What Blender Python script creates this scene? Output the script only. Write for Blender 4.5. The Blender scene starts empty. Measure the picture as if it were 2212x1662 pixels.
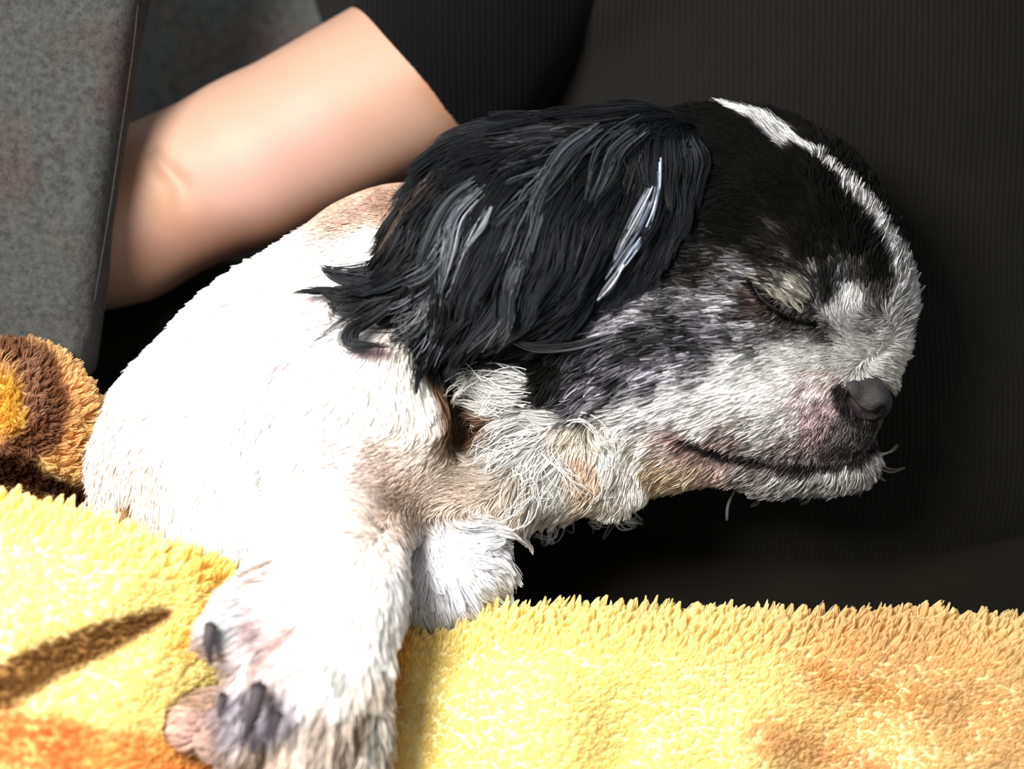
import bpy, math, random
import numpy as np
from mathutils import kdtree, Vector
rng = np.random.default_rng(7)
random.seed(7)
sc = bpy.context.scene
COL = sc.collection

# ------------------------------------------------------------------ units
S = 0.00015          # metres per photograph pixel at the focus plane
D = 2667.0           # camera distance in the same units
Z0 = 0.72            # height of the picture centre above the floor

def W(P):            # scene units -> metres
    P = np.asarray(P, float)
    return np.stack([P[..., 0]*S, P[..., 1]*S, P[..., 2]*S + Z0], -1)

def at(px, py, Y=0.0):
    k = (D+Y)/D
    return np.array([(px-1106)*k, Y, (831-py)*k])

def proj(P):
    k = D/(D+P[..., 1])
    return np.stack([P[..., 0]*k+1106, 831-P[..., 2]*k], -1)

# ------------------------------------------------------------------ camera
cam = bpy.data.cameras.new('camera'); cam_o = bpy.data.objects.new('camera', cam); COL.objects.link(cam_o)
cam_o.location = (0, -D*S, Z0); cam_o.rotation_euler = (math.pi/2, 0, 0)
cam.sensor_width = 36; cam.lens = 36*D/2212; cam.clip_start = 0.01
cam.dof.use_dof = True; cam.dof.focus_distance = (D-150)*S; cam.dof.aperture_fstop = 5.0
sc.camera = cam_o

# ------------------------------------------------------------------ world and light
wd = bpy.data.worlds.new('world'); sc.world = wd; wd.use_nodes = True
wd.node_tree.nodes['Background'].inputs[0].default_value = (0.95, 0.97, 1.0, 1)
wd.node_tree.nodes['Background'].inputs[1].default_value = 0.5
def area(name, loc, target, size, power, color):
    l = bpy.data.lights.new(name, 'AREA'); l.shape = 'DISK'; l.size = size; l.energy = power; l.color = color
    o = bpy.data.objects.new(name, l); COL.objects.link(o); o.location = loc
    o.rotation_euler = (Vector(target)-Vector(loc)).to_track_quat('-Z', 'Y').to_euler()
    return o
area('front_left_lamp', (-0.19, -0.38, Z0+0.15), (-0.06, 0, Z0-0.03), 0.17, 5.6, (1.0, 0.96, 0.90))  # soft light from the front left and above, no fixture in view
sc.view_settings.view_transform = 'Standard'; sc.view_settings.look = 'None'
sc.view_settings.exposure = 0.0; sc.view_settings.gamma = 1.0; sc.view_settings.use_curve_mapping = False

# ------------------------------------------------------------------ helpers
def lin(c):
    c = np.asarray(c, float)/255.0
    return np.where(c <= 0.04045, c/12.92, ((c+0.055)/1.055)**2.4)

def _hash(ix, iy, iz, seed):
    h = (ix.astype(np.int64)*374761393 + iy.astype(np.int64)*668265263 + iz.astype(np.int64)*2147483647 + seed*974711) & 0x7fffffff
    h = ((h ^ (h >> 13))*1274126177) & 0x7fffffff
    h = ((h ^ (h >> 16))*69069) & 0x7fffffff
    return (h & 0xffff)/65535.0

def noise(P, scale, seed=0):
    """value noise in -1..1; P (...,3)"""
    Q = np.asarray(P, float)/scale
    i = np.floor(Q); f = Q-i; f = f*f*(3-2*f); i = i.astype(np.int64)
    r = 0
    for dx in (0, 1):
        for dy in (0, 1):
            for dz in (0, 1):
                w = (f[..., 0] if dx else 1-f[..., 0])*(f[..., 1] if dy else 1-f[..., 1])*(f[..., 2] if dz else 1-f[..., 2])
                r = r + w*_hash(i[..., 0]+dx, i[..., 1]+dy, i[..., 2]+dz, seed)
    return r*2-1

def smin(a, b, k):
    h = np.clip(0.5+0.5*(b-a)/k, 0, 1)
    return b+(a-b)*h-k*h*(1-h)
def smax(a, b, k): return -smin(-a, -b, k)

def ell(P, c, r, rot=0.0, yaw=0.0):
    """ellipsoid: c=(px,py,Y), r=(along,depth,across); rot = image-plane turn in degrees (0 right, 90 down)"""
    k = (D+c[2])/D; c3 = at(*c); Q = P-c3
    a = math.radians(rot)
    u = Q[..., 0]*math.cos(a)-Q[..., 2]*math.sin(a); w = Q[..., 0]*math.sin(a)+Q[..., 2]*math.cos(a); v = Q[..., 1]
    b = math.radians(yaw)
    u, v = u*math.cos(b)+v*math.sin(b), -u*math.sin(b)+v*math.cos(b)
    q = np.stack([u, v, w], -1); rr = np.array(r)*k
    k0 = np.sqrt(((q/rr)**2).sum(-1))+1e-9; k1 = np.sqrt(((q/rr**2)**2).sum(-1))+1e-9
    return k0*(k0-1)/k1

def cap(P, a, b, ra, rb):
    ka, kb = (D+a[2])/D, (D+b[2])/D
    A, B = at(*a), at(*b); BA = B-A
    h = np.clip(((P-A)@BA)/(BA@BA), 0, 1)
    return np.sqrt(((P-A-h[..., None]*BA)**2).sum(-1))-(ra*ka+(rb*kb-ra*ka)*h)

def poly(P, pts, rs):
    d = None
    for (a, b, ra, rb) in zip(pts[:-1], pts[1:], rs[:-1], rs[1:]):
        e = cap(P, a, b, ra, rb); d = e if d is None else np.minimum(d, e)
    return d

class Field:
    def __init__(s, fn, lo, hi, step):
        s.lo = np.array(lo, float); s.step = step
        n = np.ceil((np.array(hi)-s.lo)/step).astype(int)+1
        ax = [s.lo[i]+np.arange(n[i])*step for i in range(3)]
        s.F = np.empty(n, np.float32)
        for i in range(0, n[0], 16):
            X, Y, Z = np.meshgrid(ax[0][i:i+16], ax[1], ax[2], indexing='ij')
            s.F[i:i+16] = fn(np.stack([X, Y, Z], -1))
    def d(s, P):
        q = (P-s.lo)/s.step; q = np.clip(q, 0, np.array(s.F.shape)-1.001); i = q.astype(int); f = q-i; r = 0
        for dx in (0, 1):
            for dy in (0, 1):
                for dz in (0, 1):
                    w = (f[:, 0] if dx else 1-f[:, 0])*(f[:, 1] if dy else 1-f[:, 1])*(f[:, 2] if dz else 1-f[:, 2])
                    r = r+w*s.F[i[:, 0]+dx, i[:, 1]+dy, i[:, 2]+dz]
        return r
    def g(s, P):
        h = s.step
        G = np.stack([s.d(P+np.eye(3)[k]*h)-s.d(P-np.eye(3)[k]*h) for k in range(3)], -1)
        return G/(np.linalg.norm(G, axis=-1, keepdims=True)+1e-9)
    def mesh(s):
        """surface nets"""
        F = s.F; n = F.shape; neg = F < 0
        cn = tuple(k-1 for k in n)
        cnt = np.zeros(cn, np.int8)
        for dx in (0, 1):
            for dy in (0, 1):
                for dz in (0, 1):
                    cnt += neg[dx:n[0]-1+dx, dy:n[1]-1+dy, dz:n[2]-1+dz]
        act = (cnt > 0) & (cnt < 8)
        idx = -np.ones(cn, np.int64); C = np.argwhere(act); idx[act] = np.arange(len(C))
        acc = np.zeros((len(C), 3)); num = np.zeros(len(C))
        for ax in range(3):
            o1, o2 = [k for k in range(3) if k != ax]
            for u in (0, 1):
                for v in (0, 1):
                    a = C.copy(); a[:, o1] += u; a[:, o2] += v; b = a.copy(); b[:, ax] += 1
                    fa = F[a[:, 0], a[:, 1], a[:, 2]]; fb = F[b[:, 0], b[:, 1], b[:, 2]]
                    m = (fa < 0) != (fb < 0); t = np.where(m, fa/(fa-fb+1e-12), 0)
                    p = a.astype(float); p[:, ax] += t
                    acc[m] += p[m]; num[m] += 1
        V = acc/num[:, None]*s.step+s.lo
        faces = []
        for ax in range(3):
            o1, o2 = [(1, 2), (2, 0), (0, 1)][ax]
            sl = [slice(1, n[k]-1) for k in range(3)]; sl[ax] = slice(0, n[ax]-1); sl2 = list(sl); sl2[ax] = slice(1, n[ax])
            A = neg[tuple(sl)]; B = neg[tuple(sl2)]
            off = np.array([1, 1, 1]); off[ax] = 0
            for flip, m in ((0, A & ~B), (1, ~A & B)):
                e = np.argwhere(m)+off
                if not len(e): continue
                q = []
                for (u, v) in ((0, 0), (1, 0), (1, 1), (0, 1)):
                    c = e.copy(); c[:, o1] -= 1-u; c[:, o2] -= 1-v
                    q.append(idx[c[:, 0], c[:, 1], c[:, 2]])
                q = np.stack(q, -1)
                faces.append(q[:, ::-1] if flip else q)
        Fc = np.concatenate(faces); Fc = Fc[(Fc >= 0).all(1)]
        return V, Fc

def mk(name, V, F, mat, parent=None, col=None, smooth=True, raw=False):
    me = bpy.data.meshes.new(name)
    Wv = V if raw else W(V)
    F = np.asarray(F)
    me.vertices.add(len(Wv)); me.vertices.foreach_set('co', Wv.astype(np.float32).ravel())
    me.loops.add(F.size); me.loops.foreach_set('vertex_index', F.astype(np.int32).ravel())
    me.polygons.add(len(F)); me.polygons.foreach_set('loop_start', np.arange(0, F.size, F.shape[1], dtype=np.int32))
    me.update(calc_edges=True); me.validate()
    if smooth: me.polygons.foreach_set('use_smooth', np.ones(len(F), bool))
    if col is not None:
        a = me.color_attributes.new('Col', 'FLOAT_COLOR', 'POINT')
        a.data.foreach_set('color', np.concatenate([col, np.ones((len(col), 1))], -1).astype(np.float32).ravel())
    me.materials.append(mat)
    o = bpy.data.objects.new(name, me); COL.objects.link(o)
    if parent is not None: put(o, parent)
    return o

def put(o, parent):
    o.parent = parent; o.matrix_parent_inverse = parent.matrix_basis.inverted()

def empty(name, loc, label, cat):
    o = bpy.data.objects.new(name, None); COL.objects.link(o); o.location = loc
    o.empty_display_size = 0.05; o['label'] = label; o['category'] = cat
    bpy.context.view_layer.update()
    return o

def tube_mesh(pts, rs, n=10):
    pts = np.array(pts, float); rs = np.array(rs, float); V = []; F = []
    T = np.gradient(pts, axis=0); T /= np.linalg.norm(T, axis=1, keepdims=True)
    up = np.array([0.0, 1, 0])
    for i, (p, t, r) in enumerate(zip(pts, T, rs)):
        a = np.cross(t, up); a /= np.linalg.norm(a)+1e-9; b = np.cross(t, a)
        for k in range(n):
            th = 2*math.pi*k/n; V.append(p+r*(math.cos(th)*a+math.sin(th)*b))
    m = len(pts)
    for i in range(m-1):
        for k in range(n):
            F.append((i*n+k, i*n+(k+1) % n, (i+1)*n+(k+1) % n, (i+1)*n+k))
    V.append(pts[0]-T[0]*rs[0]*0.5); V.append(pts[-1]+T[-1]*rs[-1]*0.8)
    for k in range(n):
        F.append((m*n, k, (k+1) % n, (k+1) % n)); F.append((m*n+1, (m-1)*n+(k+1) % n, (m-1)*n+k, (m-1)*n+k))
    return np.array(V), F

def mk_tube(name, pts, rs, mat, parent=None, n=10):
    V, F = tube_mesh(pts, rs, n)
    me = bpy.data.meshes.new(name); me.from_pydata([tuple(v) for v in W(V)], [], [tuple(dict.fromkeys(f)) for f in F]); me.update()
    me.polygons.foreach_set('use_smooth', np.ones(len(me.polygons), bool)); me.materials.append(mat)
    o = bpy.data.objects.new(name, me); COL.objects.link(o)
    if parent is not None: put(o, parent)
    return o

def spline(pts, n):
    """Catmull-Rom through pts"""
    pts = np.array(pts, float); p = np.vstack([2*pts[0]-pts[1], pts, 2*pts[-1]-pts[-2]])
    m = len(pts)-1; t = np.linspace(0, m-1e-6, n); i = t.astype(int); f = (t-i)[:, None]
    a, b, c, d = p[i], p[i+1], p[i+2], p[i+3]
    return 0.5*((2*b)+(-a+c)*f+(2*a-5*b+4*c-d)*f**2+(-a+3*b-3*c+d)*f**3)

# ------------------------------------------------------------------ materials
class NT:
    def __init__(s, name):
        s.m = bpy.data.materials.new(name); s.m.use_nodes = True; s.t = s.m.node_tree; s.t.nodes.clear()
        s.out = s.t.nodes.new('ShaderNodeOutputMaterial')
    def n(s, typ, ins=None, **kw):
        nd = s.t.nodes.new(typ)
        for k, v in kw.items(): setattr(nd, k, v)
        for k, v in (ins or {}).items():
            if isinstance(v, bpy.types.NodeSocket): s.t.links.new(v, nd.inputs[k])
            else: nd.inputs[k].default_value = v
        return nd

def mat_hair(name, gloss=0.12, rough=0.35, tint=(1, 1, 1), trans=0.0):
    t = NT(name)
    a = t.n('ShaderNodeAttribute', attribute_name='Col')
    d = t.n('ShaderNodeBsdfDiffuse', {'Color': a.outputs['Color']})
    h = t.n('ShaderNodeBsdfHair', {'Color': (*tint, 1), 'RoughnessU': rough, 'RoughnessV': 0.6}, component='Reflection')
    m = t.n('ShaderNodeMixShader', {0: gloss, 1: d.outputs[0], 2: h.outputs[0]})
    last = m
    if trans:
        h2 = t.n('ShaderNodeBsdfTranslucent', {'Color': a.outputs['Color']})
        last = t.n('ShaderNodeMixShader', {0: trans, 1: m.outputs[0], 2: h2.outputs[0]})
    t.t.links.new(last.outputs[0], t.out.inputs[0]); return t.m

def mat_col(name, rough=0.8, spec=0.3, sss=0.0, bump=None):
    t = NT(name)
    a = t.n('ShaderNodeAttribute', attribute_name='Col')
    p = t.n('ShaderNodeBsdfPrincipled', {'Base Color': a.outputs['Color'], 'Roughness': rough, 'Specular IOR Level': spec})
    if sss:
        p.inputs['Subsurface Weight'].default_value = sss; p.inputs['Subsurface Radius'].default_value = (1, .45, .25); p.inputs['Subsurface Scale'].default_value = 0.004
    if bump:
        tc = t.n('ShaderNodeTexCoord'); nz = t.n('ShaderNodeTexNoise', {'Vector': tc.outputs['Object'], 'Scale': bump[0], 'Detail': 4.0})
        b = t.n('ShaderNodeBump', {'Height': nz.outputs[0], 'Strength': bump[1], 'Distance': 0.001}); t.t.links.new(b.outputs[0], p.inputs['Normal'])
    t.t.links.new(p.outputs[0], t.out.inputs[0]); return t.m

M_FUR = mat_hair('dog_fur', 0.004, 0.4, trans=0.12)
M_EAR = mat_hair('ear_hair', 0.016, 0.2, (0.85, 0.9, 1.0))
M_PILE = mat_hair('blanket_pile', 0.01, 0.5, trans=0.6)
M_BODY = mat_col('dog_skin', 0.9, 0.1)
M_NOSE = mat_col('nose_leather', 0.5, 0.35, bump=(2500, 0.6))
M_CLAW = mat_col('claw_horn', 0.35, 0.5)
M_SKIN = mat_col('human_skin', 0.55, 0.3, sss=0.12, bump=(900, 0.08))
M_BLANKET = mat_col('blanket_backing', 0.95, 0.05)
M_CLOTHES = None

def mat_knit(name, c, cyc, rotate, strength, c2=None):
    t = NT(name); tc = t.n('ShaderNodeTexCoord')
    mp = t.n('ShaderNodeMapping', {'Vector': tc.outputs['Object'], 'Rotation': rotate})
    nz0 = t.n('ShaderNodeTexNoise', {'Vector': tc.outputs['Object'], 'Scale': 30.0, 'Detail': 2.0})
    wv = t.n('ShaderNodeTexWave', {'Vector': mp.outputs[0], 'Scale': cyc, 'Distortion': 1.2, 'Detail': 2.0, 'Detail Scale': 2.0}, wave_type='BANDS', bands_direction='X')
    nz = t.n('ShaderNodeTexNoise', {'Vector': tc.outputs['Object'], 'Scale': 1800.0, 'Detail': 3.0})
    ad = t.n('ShaderNodeMath', {0: wv.outputs['Fac'], 1: nz.outputs[0]}, operation='ADD')
    b = t.n('ShaderNodeBump', {'Height': ad.outputs[0], 'Strength': strength, 'Distance': 0.0006})
    mx = t.n('ShaderNodeMix', {0: nz0.outputs[0], 6: (*c, 1), 7: (*(c2 or c), 1)}, data_type='RGBA')
    p = t.n('ShaderNodeBsdfPrincipled', {'Base Color': mx.outputs[2], 'Roughness': 0.9, 'Specular IOR Level': 0.08, 'Normal': b.outputs[0], 'Sheen Weight': 0.02, 'Sheen Roughness': 0.5})
    t.t.links.new(p.outputs[0], t.out.inputs[0]); return t.m

def mat_sofa(name, c):
    t = NT(name); tc = t.n('ShaderNodeTexCoord')
    n1 = t.n('ShaderNodeTexNoise', {'Vector': tc.outputs['Object'], 'Scale': 420.0, 'Detail': 5.0, 'Roughness': 0.7})
    n2 = t.n('ShaderNodeTexNoise', {'Vector': tc.outputs['Object'], 'Scale': 28.0, 'Detail': 2.0})
    n3 = t.n('ShaderNodeTexNoise', {'Vector': tc.outputs['Object'], 'Scale': 1500.0, 'Detail': 2.0})
    r1 = t.n('ShaderNodeValToRGB', {0: n1.outputs[0]}); r1.color_ramp.elements[0].position = 0.33; r1.color_ramp.elements[1].position = 0.62
    r1.color_ramp.elements[0].color = (c[0]*.5, c[1]*.5, c[2]*.5, 1); r1.color_ramp.elements[1].color = (c[0]*1.15, c[1]*1.15, c[2]*1.15, 1)
    r2 = t.n('ShaderNodeValToRGB', {0: n2.outputs[0]}); r2.color_ramp.elements[0].position = 0.50; r2.color_ramp.elements[1].position = 0.62
    r2.color_ramp.elements[0].color = (0.97, 1.0, 0.98, 1); r2.color_ramp.elements[1].color = (1.05, 0.86, 0.86, 1)  # broad reddish blotches in the cloth colour
    mx = t.n('ShaderNodeMix', {0: 1.0, 6: r1.outputs[0], 7: r2.outputs[0]}, data_type='RGBA', blend_type='MULTIPLY')
    ad = t.n('ShaderNodeMath', {0: n1.outputs[0], 1: n3.outputs[0]}, operation='ADD')
    b = t.n('ShaderNodeBump', {'Height': ad.outputs[0], 'Strength': 0.5, 'Distance': 0.0008})
    p = t.n('ShaderNodeBsdfPrincipled', {'Base Color': mx.outputs[2], 'Roughness': 0.95, 'Specular IOR Level': 0.1, 'Normal': b.outputs[0], 'Sheen Weight': 0.02})
    t.t.links.new(p.outputs[0], t.out.inputs[0]); return t.m

M_SWEATER = mat_knit('black_rib_knit', (0.0070, 0.0070, 0.0076), 150.0, (0, 0, 0), 0.9, (0.0105, 0.0105, 0.0090))
M_SLEEVE = mat_knit('black_sleeve_knit', (0.0016, 0.0016, 0.0021), 150.0, (0, 0, 0), 0.6, (0.0022, 0.0022, 0.0026))  # darker copy of the sweater's knit, its shading partly put into the colour
M_TROUSER = mat_knit('black_twill', (0.0044, 0.0045, 0.0035), 170.0, (0, math.radians(35), 0), 0.6, (0.0085, 0.0072, 0.0046))
M_SOFA = mat_sofa('grey_microfibre', (0.13, 0.134, 0.13))
M_CUSHION = mat_sofa('grey_cushion_fabric', (0.040, 0.0405, 0.040))

# ------------------------------------------------------------------ hair curves
def make_hair(name, P, col, rad, mat, parent, tip=0.25):
    """P (N,k,3) scene units, col (N,3) linear, rad (N,) in px"""
    N, k, _ = P.shape
    cu = bpy.data.hair_curves.new(name); cu.add_curves([k]*N)
    cu.attributes['position'].data.foreach_set('vector', W(P).astype(np.float32).ravel())
    t = np.linspace(0, 1, k); prof = (1-t**2*(1-tip))
    r = cu.attributes.get('radius') or cu.attributes.new('radius', 'FLOAT', 'POINT')
    r.data.foreach_set('value', (rad[:, None]*prof[None]*S).astype(np.float32).ravel())
    a = cu.attributes.new('Col', 'FLOAT_COLOR', 'CURVE')
    a.data.foreach_set('color', np.concatenate([col, np.ones((N, 1))], -1).astype(np.float32).ravel())
    cu.materials.append(mat)
    o = bpy.data.objects.new(name, cu); COL.objects.link(o)
    if parent is not None: put(o, parent)
    return o

def idw(q, pts, vals, p=4.0, eps=12.0):
    out = np.empty((len(q), vals.shape[1]))
    for i in range(0, len(q), 20000):
        d2 = ((q[i:i+20000, None, :]-pts[None])**2).sum(-1)+eps**2
        w = d2**(-p/2); out[i:i+20000] = (w@vals)/w.sum(1, keepdims=True)
    return out

def dist_poly(q, pts):
    """distance to a polyline and the parameter 0..1 along it"""
    best = np.full(len(q), 1e9); par = np.zeros(len(q)); m = len(pts)-1
    for i in range(m):
        a, b = np.array(pts[i], float), np.array(pts[i+1], float); ba = b-a
        h = np.clip(((q-a)@ba)/(ba@ba), 0, 1); d = np.linalg.norm(q-a-h[:, None]*ba, axis=1)
        s = d < best; best[s] = d[s]; par[s] = ((i+h)/m)[s]
    return best, par

def stroke(col, q, pts, w, rgb, soft=0.5, amount=1.0):
    d, t = dist_poly(q, pts)
    ww = np.interp(t, np.linspace(0, 1, len(w)), w) if isinstance(w, (list, tuple)) else w
    a = np.clip((ww*(1+soft)-d)/(ww*2*soft+1e-6), 0, 1)*amount
    a = a*a*(3-2*a) if amount == 1.0 else a
    return col*(1-a[:, None])+np.array(rgb, float)*a[:, None]

def sample(V, F, n, weight=None):
    F = np.asarray(F); tri = np.concatenate([F[:, [0, 1, 2]], F[:, [0, 2, 3]]]) if F.shape[1] == 4 else F
    A, B, C = V[tri[:, 0]], V[tri[:, 1]], V[tri[:, 2]]
    N = np.cross(B-A, C-A); ar = np.linalg.norm(N, axis=1); cen = (A+B+C)/3
    w = ar.copy()
    if weight is not None: w = w*weight(cen, N/(ar[:, None]+1e-9))
    i = rng.choice(len(tri), n, p=w/w.sum()); u = rng.random(n); v = rng.random(n); s = u+v > 1; u[s] = 1-u[s]; v[s] = 1-v[s]
    return A[i]+(B[i]-A[i])*u[:, None]+(C[i]-A[i])*v[:, None]

def clump(P, cell, amount, prof=1.6, seed=1):
    """pull every strand towards the strand of the nearest clump centre"""
    N, k, _ = P.shape; K = max(2, int(N/cell)); r = np.random.default_rng(seed)
    ids = r.choice(N, K, replace=False); kd = kdtree.KDTree(K)
    for j, i in enumerate(ids): kd.insert(Vector(P[i, 0]), j)
    kd.balance()
    near = np.array([kd.find(Vector(p))[1] for p in P[:, 0]]); C = P[ids[near]]
    t = np.linspace(0, 1, k)**prof
    am = amount if np.isscalar(amount) else amount[:, None, None]
    return P+(C-P)*(t[None, :, None]*am), near

def grow(P0, field, seglen, k, flow, lift, margin=2.0, wild=0.15, droop=None):
    """march strands from roots along a picture-plane flow, kept outside the body"""
    N = len(P0); nrm = field.g(P0); P = [P0]; cur = P0.copy(); jit = rng.normal(0, 1, (N, 3))
    for i in range(k-1):
        n = field.g(cur); t = i/(k-1)
        d2 = flow(proj(cur), t); d = np.stack([d2[:, 0], np.zeros(N), -d2[:, 1]], -1)
        dd = d-n*(d*n).sum(-1, keepdims=True)*0.85
        dd /= np.linalg.norm(dd, axis=1, keepdims=True)+1e-6
        L = lift*(1-0.75*t)
        v = dd+n*(L[:, None] if not np.isscalar(L) else L)+jit*wild
        v /= np.linalg.norm(v, axis=1, keepdims=True)+1e-9
        cur = cur+v*seglen[:, None]
        e = field.d(cur); push = np.clip(margin+1.5*i-e, 0, 60)
        cur = cur+field.g(cur)*push[:, None]
        P.append(cur.copy())
    return np.stack(P, 1)

# ================================================================== SOFA
def box_sdf(P, c, h, r, rot=0.0):
    c3 = at(*c); Q = P-c3; a = math.radians(rot)
    u = Q[..., 0]*math.cos(a)-Q[..., 2]*math.sin(a); w = Q[..., 0]*math.sin(a)+Q[..., 2]*math.cos(a)
    q = np.abs(np.stack([u, Q[..., 1], w], -1))-(np.array(h)-r)
    return np.linalg.norm(np.maximum(q, 0), axis=-1)+np.minimum(q.max(-1), 0)-r

def sdf_obj(name, fn, lo, hi, step, mat, parent=None, colfn=None, disp=None):
    f = Field(fn, lo, hi, step); V, Fc = f.mesh()
    if disp is not None: V = V+f.g(V)*disp(V)[:, None]
    o = mk(name, V, Fc, mat, parent, None if colfn is None else colfn(V))
    return o, f, V, Fc

sofa = empty('sofa', (0, 0.15, 0), 'dark grey microfibre sofa behind the arm and under the blanket', 'sofa')
sdf_obj('backrest', lambda P: box_sdf(P, (1106, 500, 1150), (3600, 250, 2600), 90)-10*noise(P, 400, 3), (-3750, 750, -2000), (3750, 1500, 3300), 60, M_SOFA, sofa)
sdf_obj('seat_cushion', lambda P: box_sdf(P, (1106, 2650, 200), (2400, 1000, 500), 120), (-2500, -950, -2500), (2700, 1400, -1150), 60, M_SOFA, sofa)
sdf_obj('sofa_base', lambda P: box_sdf(P, (1106, 4500, 200), (2400, 1000, 1350), 60), (-2500, -950, -5200), (2700, 1400, -2300), 80, M_SOFA, sofa)
fl = mk('floor', np.array([[-2, -2, 0], [2, -2, 0], [2, 2, 0], [-2, 2, 0]], float), [[0, 1, 2, 3]], M_SOFA, raw=True, smooth=False)
fl['kind'] = 'structure'

def cush(P):
    return box_sdf(P, (-190, 250, 60), (440, 85, 560), 70, rot=98.5-90)-6*noise(P, 260, 5)
cu_o, _, _, _ = sdf_obj('grey_cushion', cush, (-1100, -120, -250), (-600, 240, 1500), 14, M_CUSHION) if False else (None,)*4
def cushion_sdf(P):
    a = at(312, 0, 36); b = at(205, 690, 36); t = (b-a)/np.linalg.norm(b-a)   # the visible side edge
    nx = np.array([-t[2], 0, t[0]]); nx = nx if nx[0] > 0 else -nx
    q = P-b; side = q@nx; up = -(q@t); bul = 10*np.sin(np.clip(up, -200, 1400)/260.0)
    d = smax(side+bul-6, -(side+900), 30)
    d = smax(d, np.abs(P[..., 1]-36)-82, 60)
    low = -(up+150+side*0.30)
    d = smax(d, low, 60); d = smax(d, up-1150, 60)
    return d
cu_o, _, _, _ = sdf_obj('grey_cushion', cushion_sdf, (-2000, -100, -700), (-560, 200, 2000), 16, M_CUSHION,
                        disp=lambda V: 5*noise(V, 190, 5)+2*noise(V, 60, 6))
cu_o['label'] = 'grey microfibre cushion with reddish blotches in front of the bare elbow'; cu_o['category'] = 'cushion'
e = []
for px_, py_, _y in spline([(298, 10, 0), (285, 130, 0), (257, 320, 0), (233, 480, 0), (203, 650, 0)], 40):
    Y = -140.0
    while Y < 60 and cushion_sdf(at(px_, py_, Y)[None])[0] > 5: Y += 1.0
    e.append(at(px_, py_, Y-2))
e = np.array(e); e[:, 1] = np.convolve(np.pad(e[:, 1], 4, mode='edge'), np.ones(9)/9, 'valid')
mk_tube('seam', e, [1.2]*40, M_CUSHION, cu_o, 6)

# ================================================================== PERSON
person = empty('person', (0.0, 0.15, 0.50), 'person in black ribbed sweater and black trousers, bare arm around the dog', 'person')
def arm_sdf(P):
    d = cap(P, (935, 145, 380), (560, 345, 352), 190, 177)
    d = smin(d, cap(P, (560, 340, 352), (250, 476, 365), 170, 172), 40)
    d = smin(d, cap(P, (250, 476, 365), (160, 510, 400), 176, 160), 50)
    d = smin(d, cap(P, (160, 510, 410), (-300, 640, 640), 150, 120), 60)      # forearm turning down behind the cushion
    crease = poly(P, [(330, 330, 190), (390, 400, 170), (400, 470, 165)], [10, 16, 8])
    return smax(d, -crease-16, 50)
SKIN = lin((214, 168, 142))
def arm_col(V):
    q = proj(V); c = np.tile(np.array([216., 172, 148]), (len(V), 1))
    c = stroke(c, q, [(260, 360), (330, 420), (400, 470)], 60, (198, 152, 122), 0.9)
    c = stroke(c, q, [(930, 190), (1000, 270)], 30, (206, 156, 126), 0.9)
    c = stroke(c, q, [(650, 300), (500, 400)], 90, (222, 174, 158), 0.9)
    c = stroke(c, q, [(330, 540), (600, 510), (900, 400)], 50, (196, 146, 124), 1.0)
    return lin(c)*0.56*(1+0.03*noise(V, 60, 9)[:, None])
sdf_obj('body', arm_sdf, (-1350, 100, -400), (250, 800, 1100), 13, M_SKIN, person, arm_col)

def folds(V, amp=1.0):
    return amp*(14*noise(V*np.array([1, 1, 0.45]), 210, 11)+5*noise(V, 80, 12))
def sleeve_sdf(P):
    d = cap(P, (985, 90, 390), (1330, -420, 520), 236, 250)
    m = at(866, 155, 200); nrm = np.array([-0.694, 0.10, -0.72]); nrm /= np.linalg.norm(nrm)
    return smax(d, (P-m)@nrm+3*noise(P, 160, 15), 14)
def torso_sdf(P):
    d = ell(P, (1850, 150, 760), (820, 420, 900))
    d = smin(d, ell(P, (1350, 40, 640), (330, 290, 170), rot=-12), 60)      # gathered fold over the shoulder
    d = smin(d, cap(P, (1250, -300, 760), (1000, -80, 760), 420, 330), 120)
    d = smin(d, ell(P, (1750, 900, 760), (700, 430, 500)), 150)
    # soft diagonal folds on the belly
    d = smin(d, cap(P, (1500, 640, 430), (2400, 330, 420), 70, 60), 110)
    d = smin(d, cap(P, (1500, 1000, 420), (2400, 760, 400), 80, 70), 120)
    return d
def trouser_sdf(P):
    d = cap(P, (-500, 1180, 640), (900, 1500, 700), 360, 420)
    d = smin(d, cap(P, (900, 1480, 700), (2700, 1480, 600), 420, 430), 120)
    d = smin(d, cap(P, (120, 820, 800), (500, 900, 820), 300, 330), 100)
    return d
sdf_obj('sweater', torso_sdf, (-700, 120, -1100), (1800, 1250, 1900), 22, M_SWEATER, person, disp=lambda V: folds(V, 0.45))
sdf_obj('sleeve', sleeve_sdf, (-700, 50, -100), (1200, 900, 1700), 14, M_SLEEVE, person, disp=lambda V: folds(V, 0.3))
sdf_obj('trousers', trouser_sdf, (-2300, 150, -1500), (2600, 1250, 500), 30, M_TROUSER, person, disp=lambda V: folds(V, 0.8))

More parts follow.
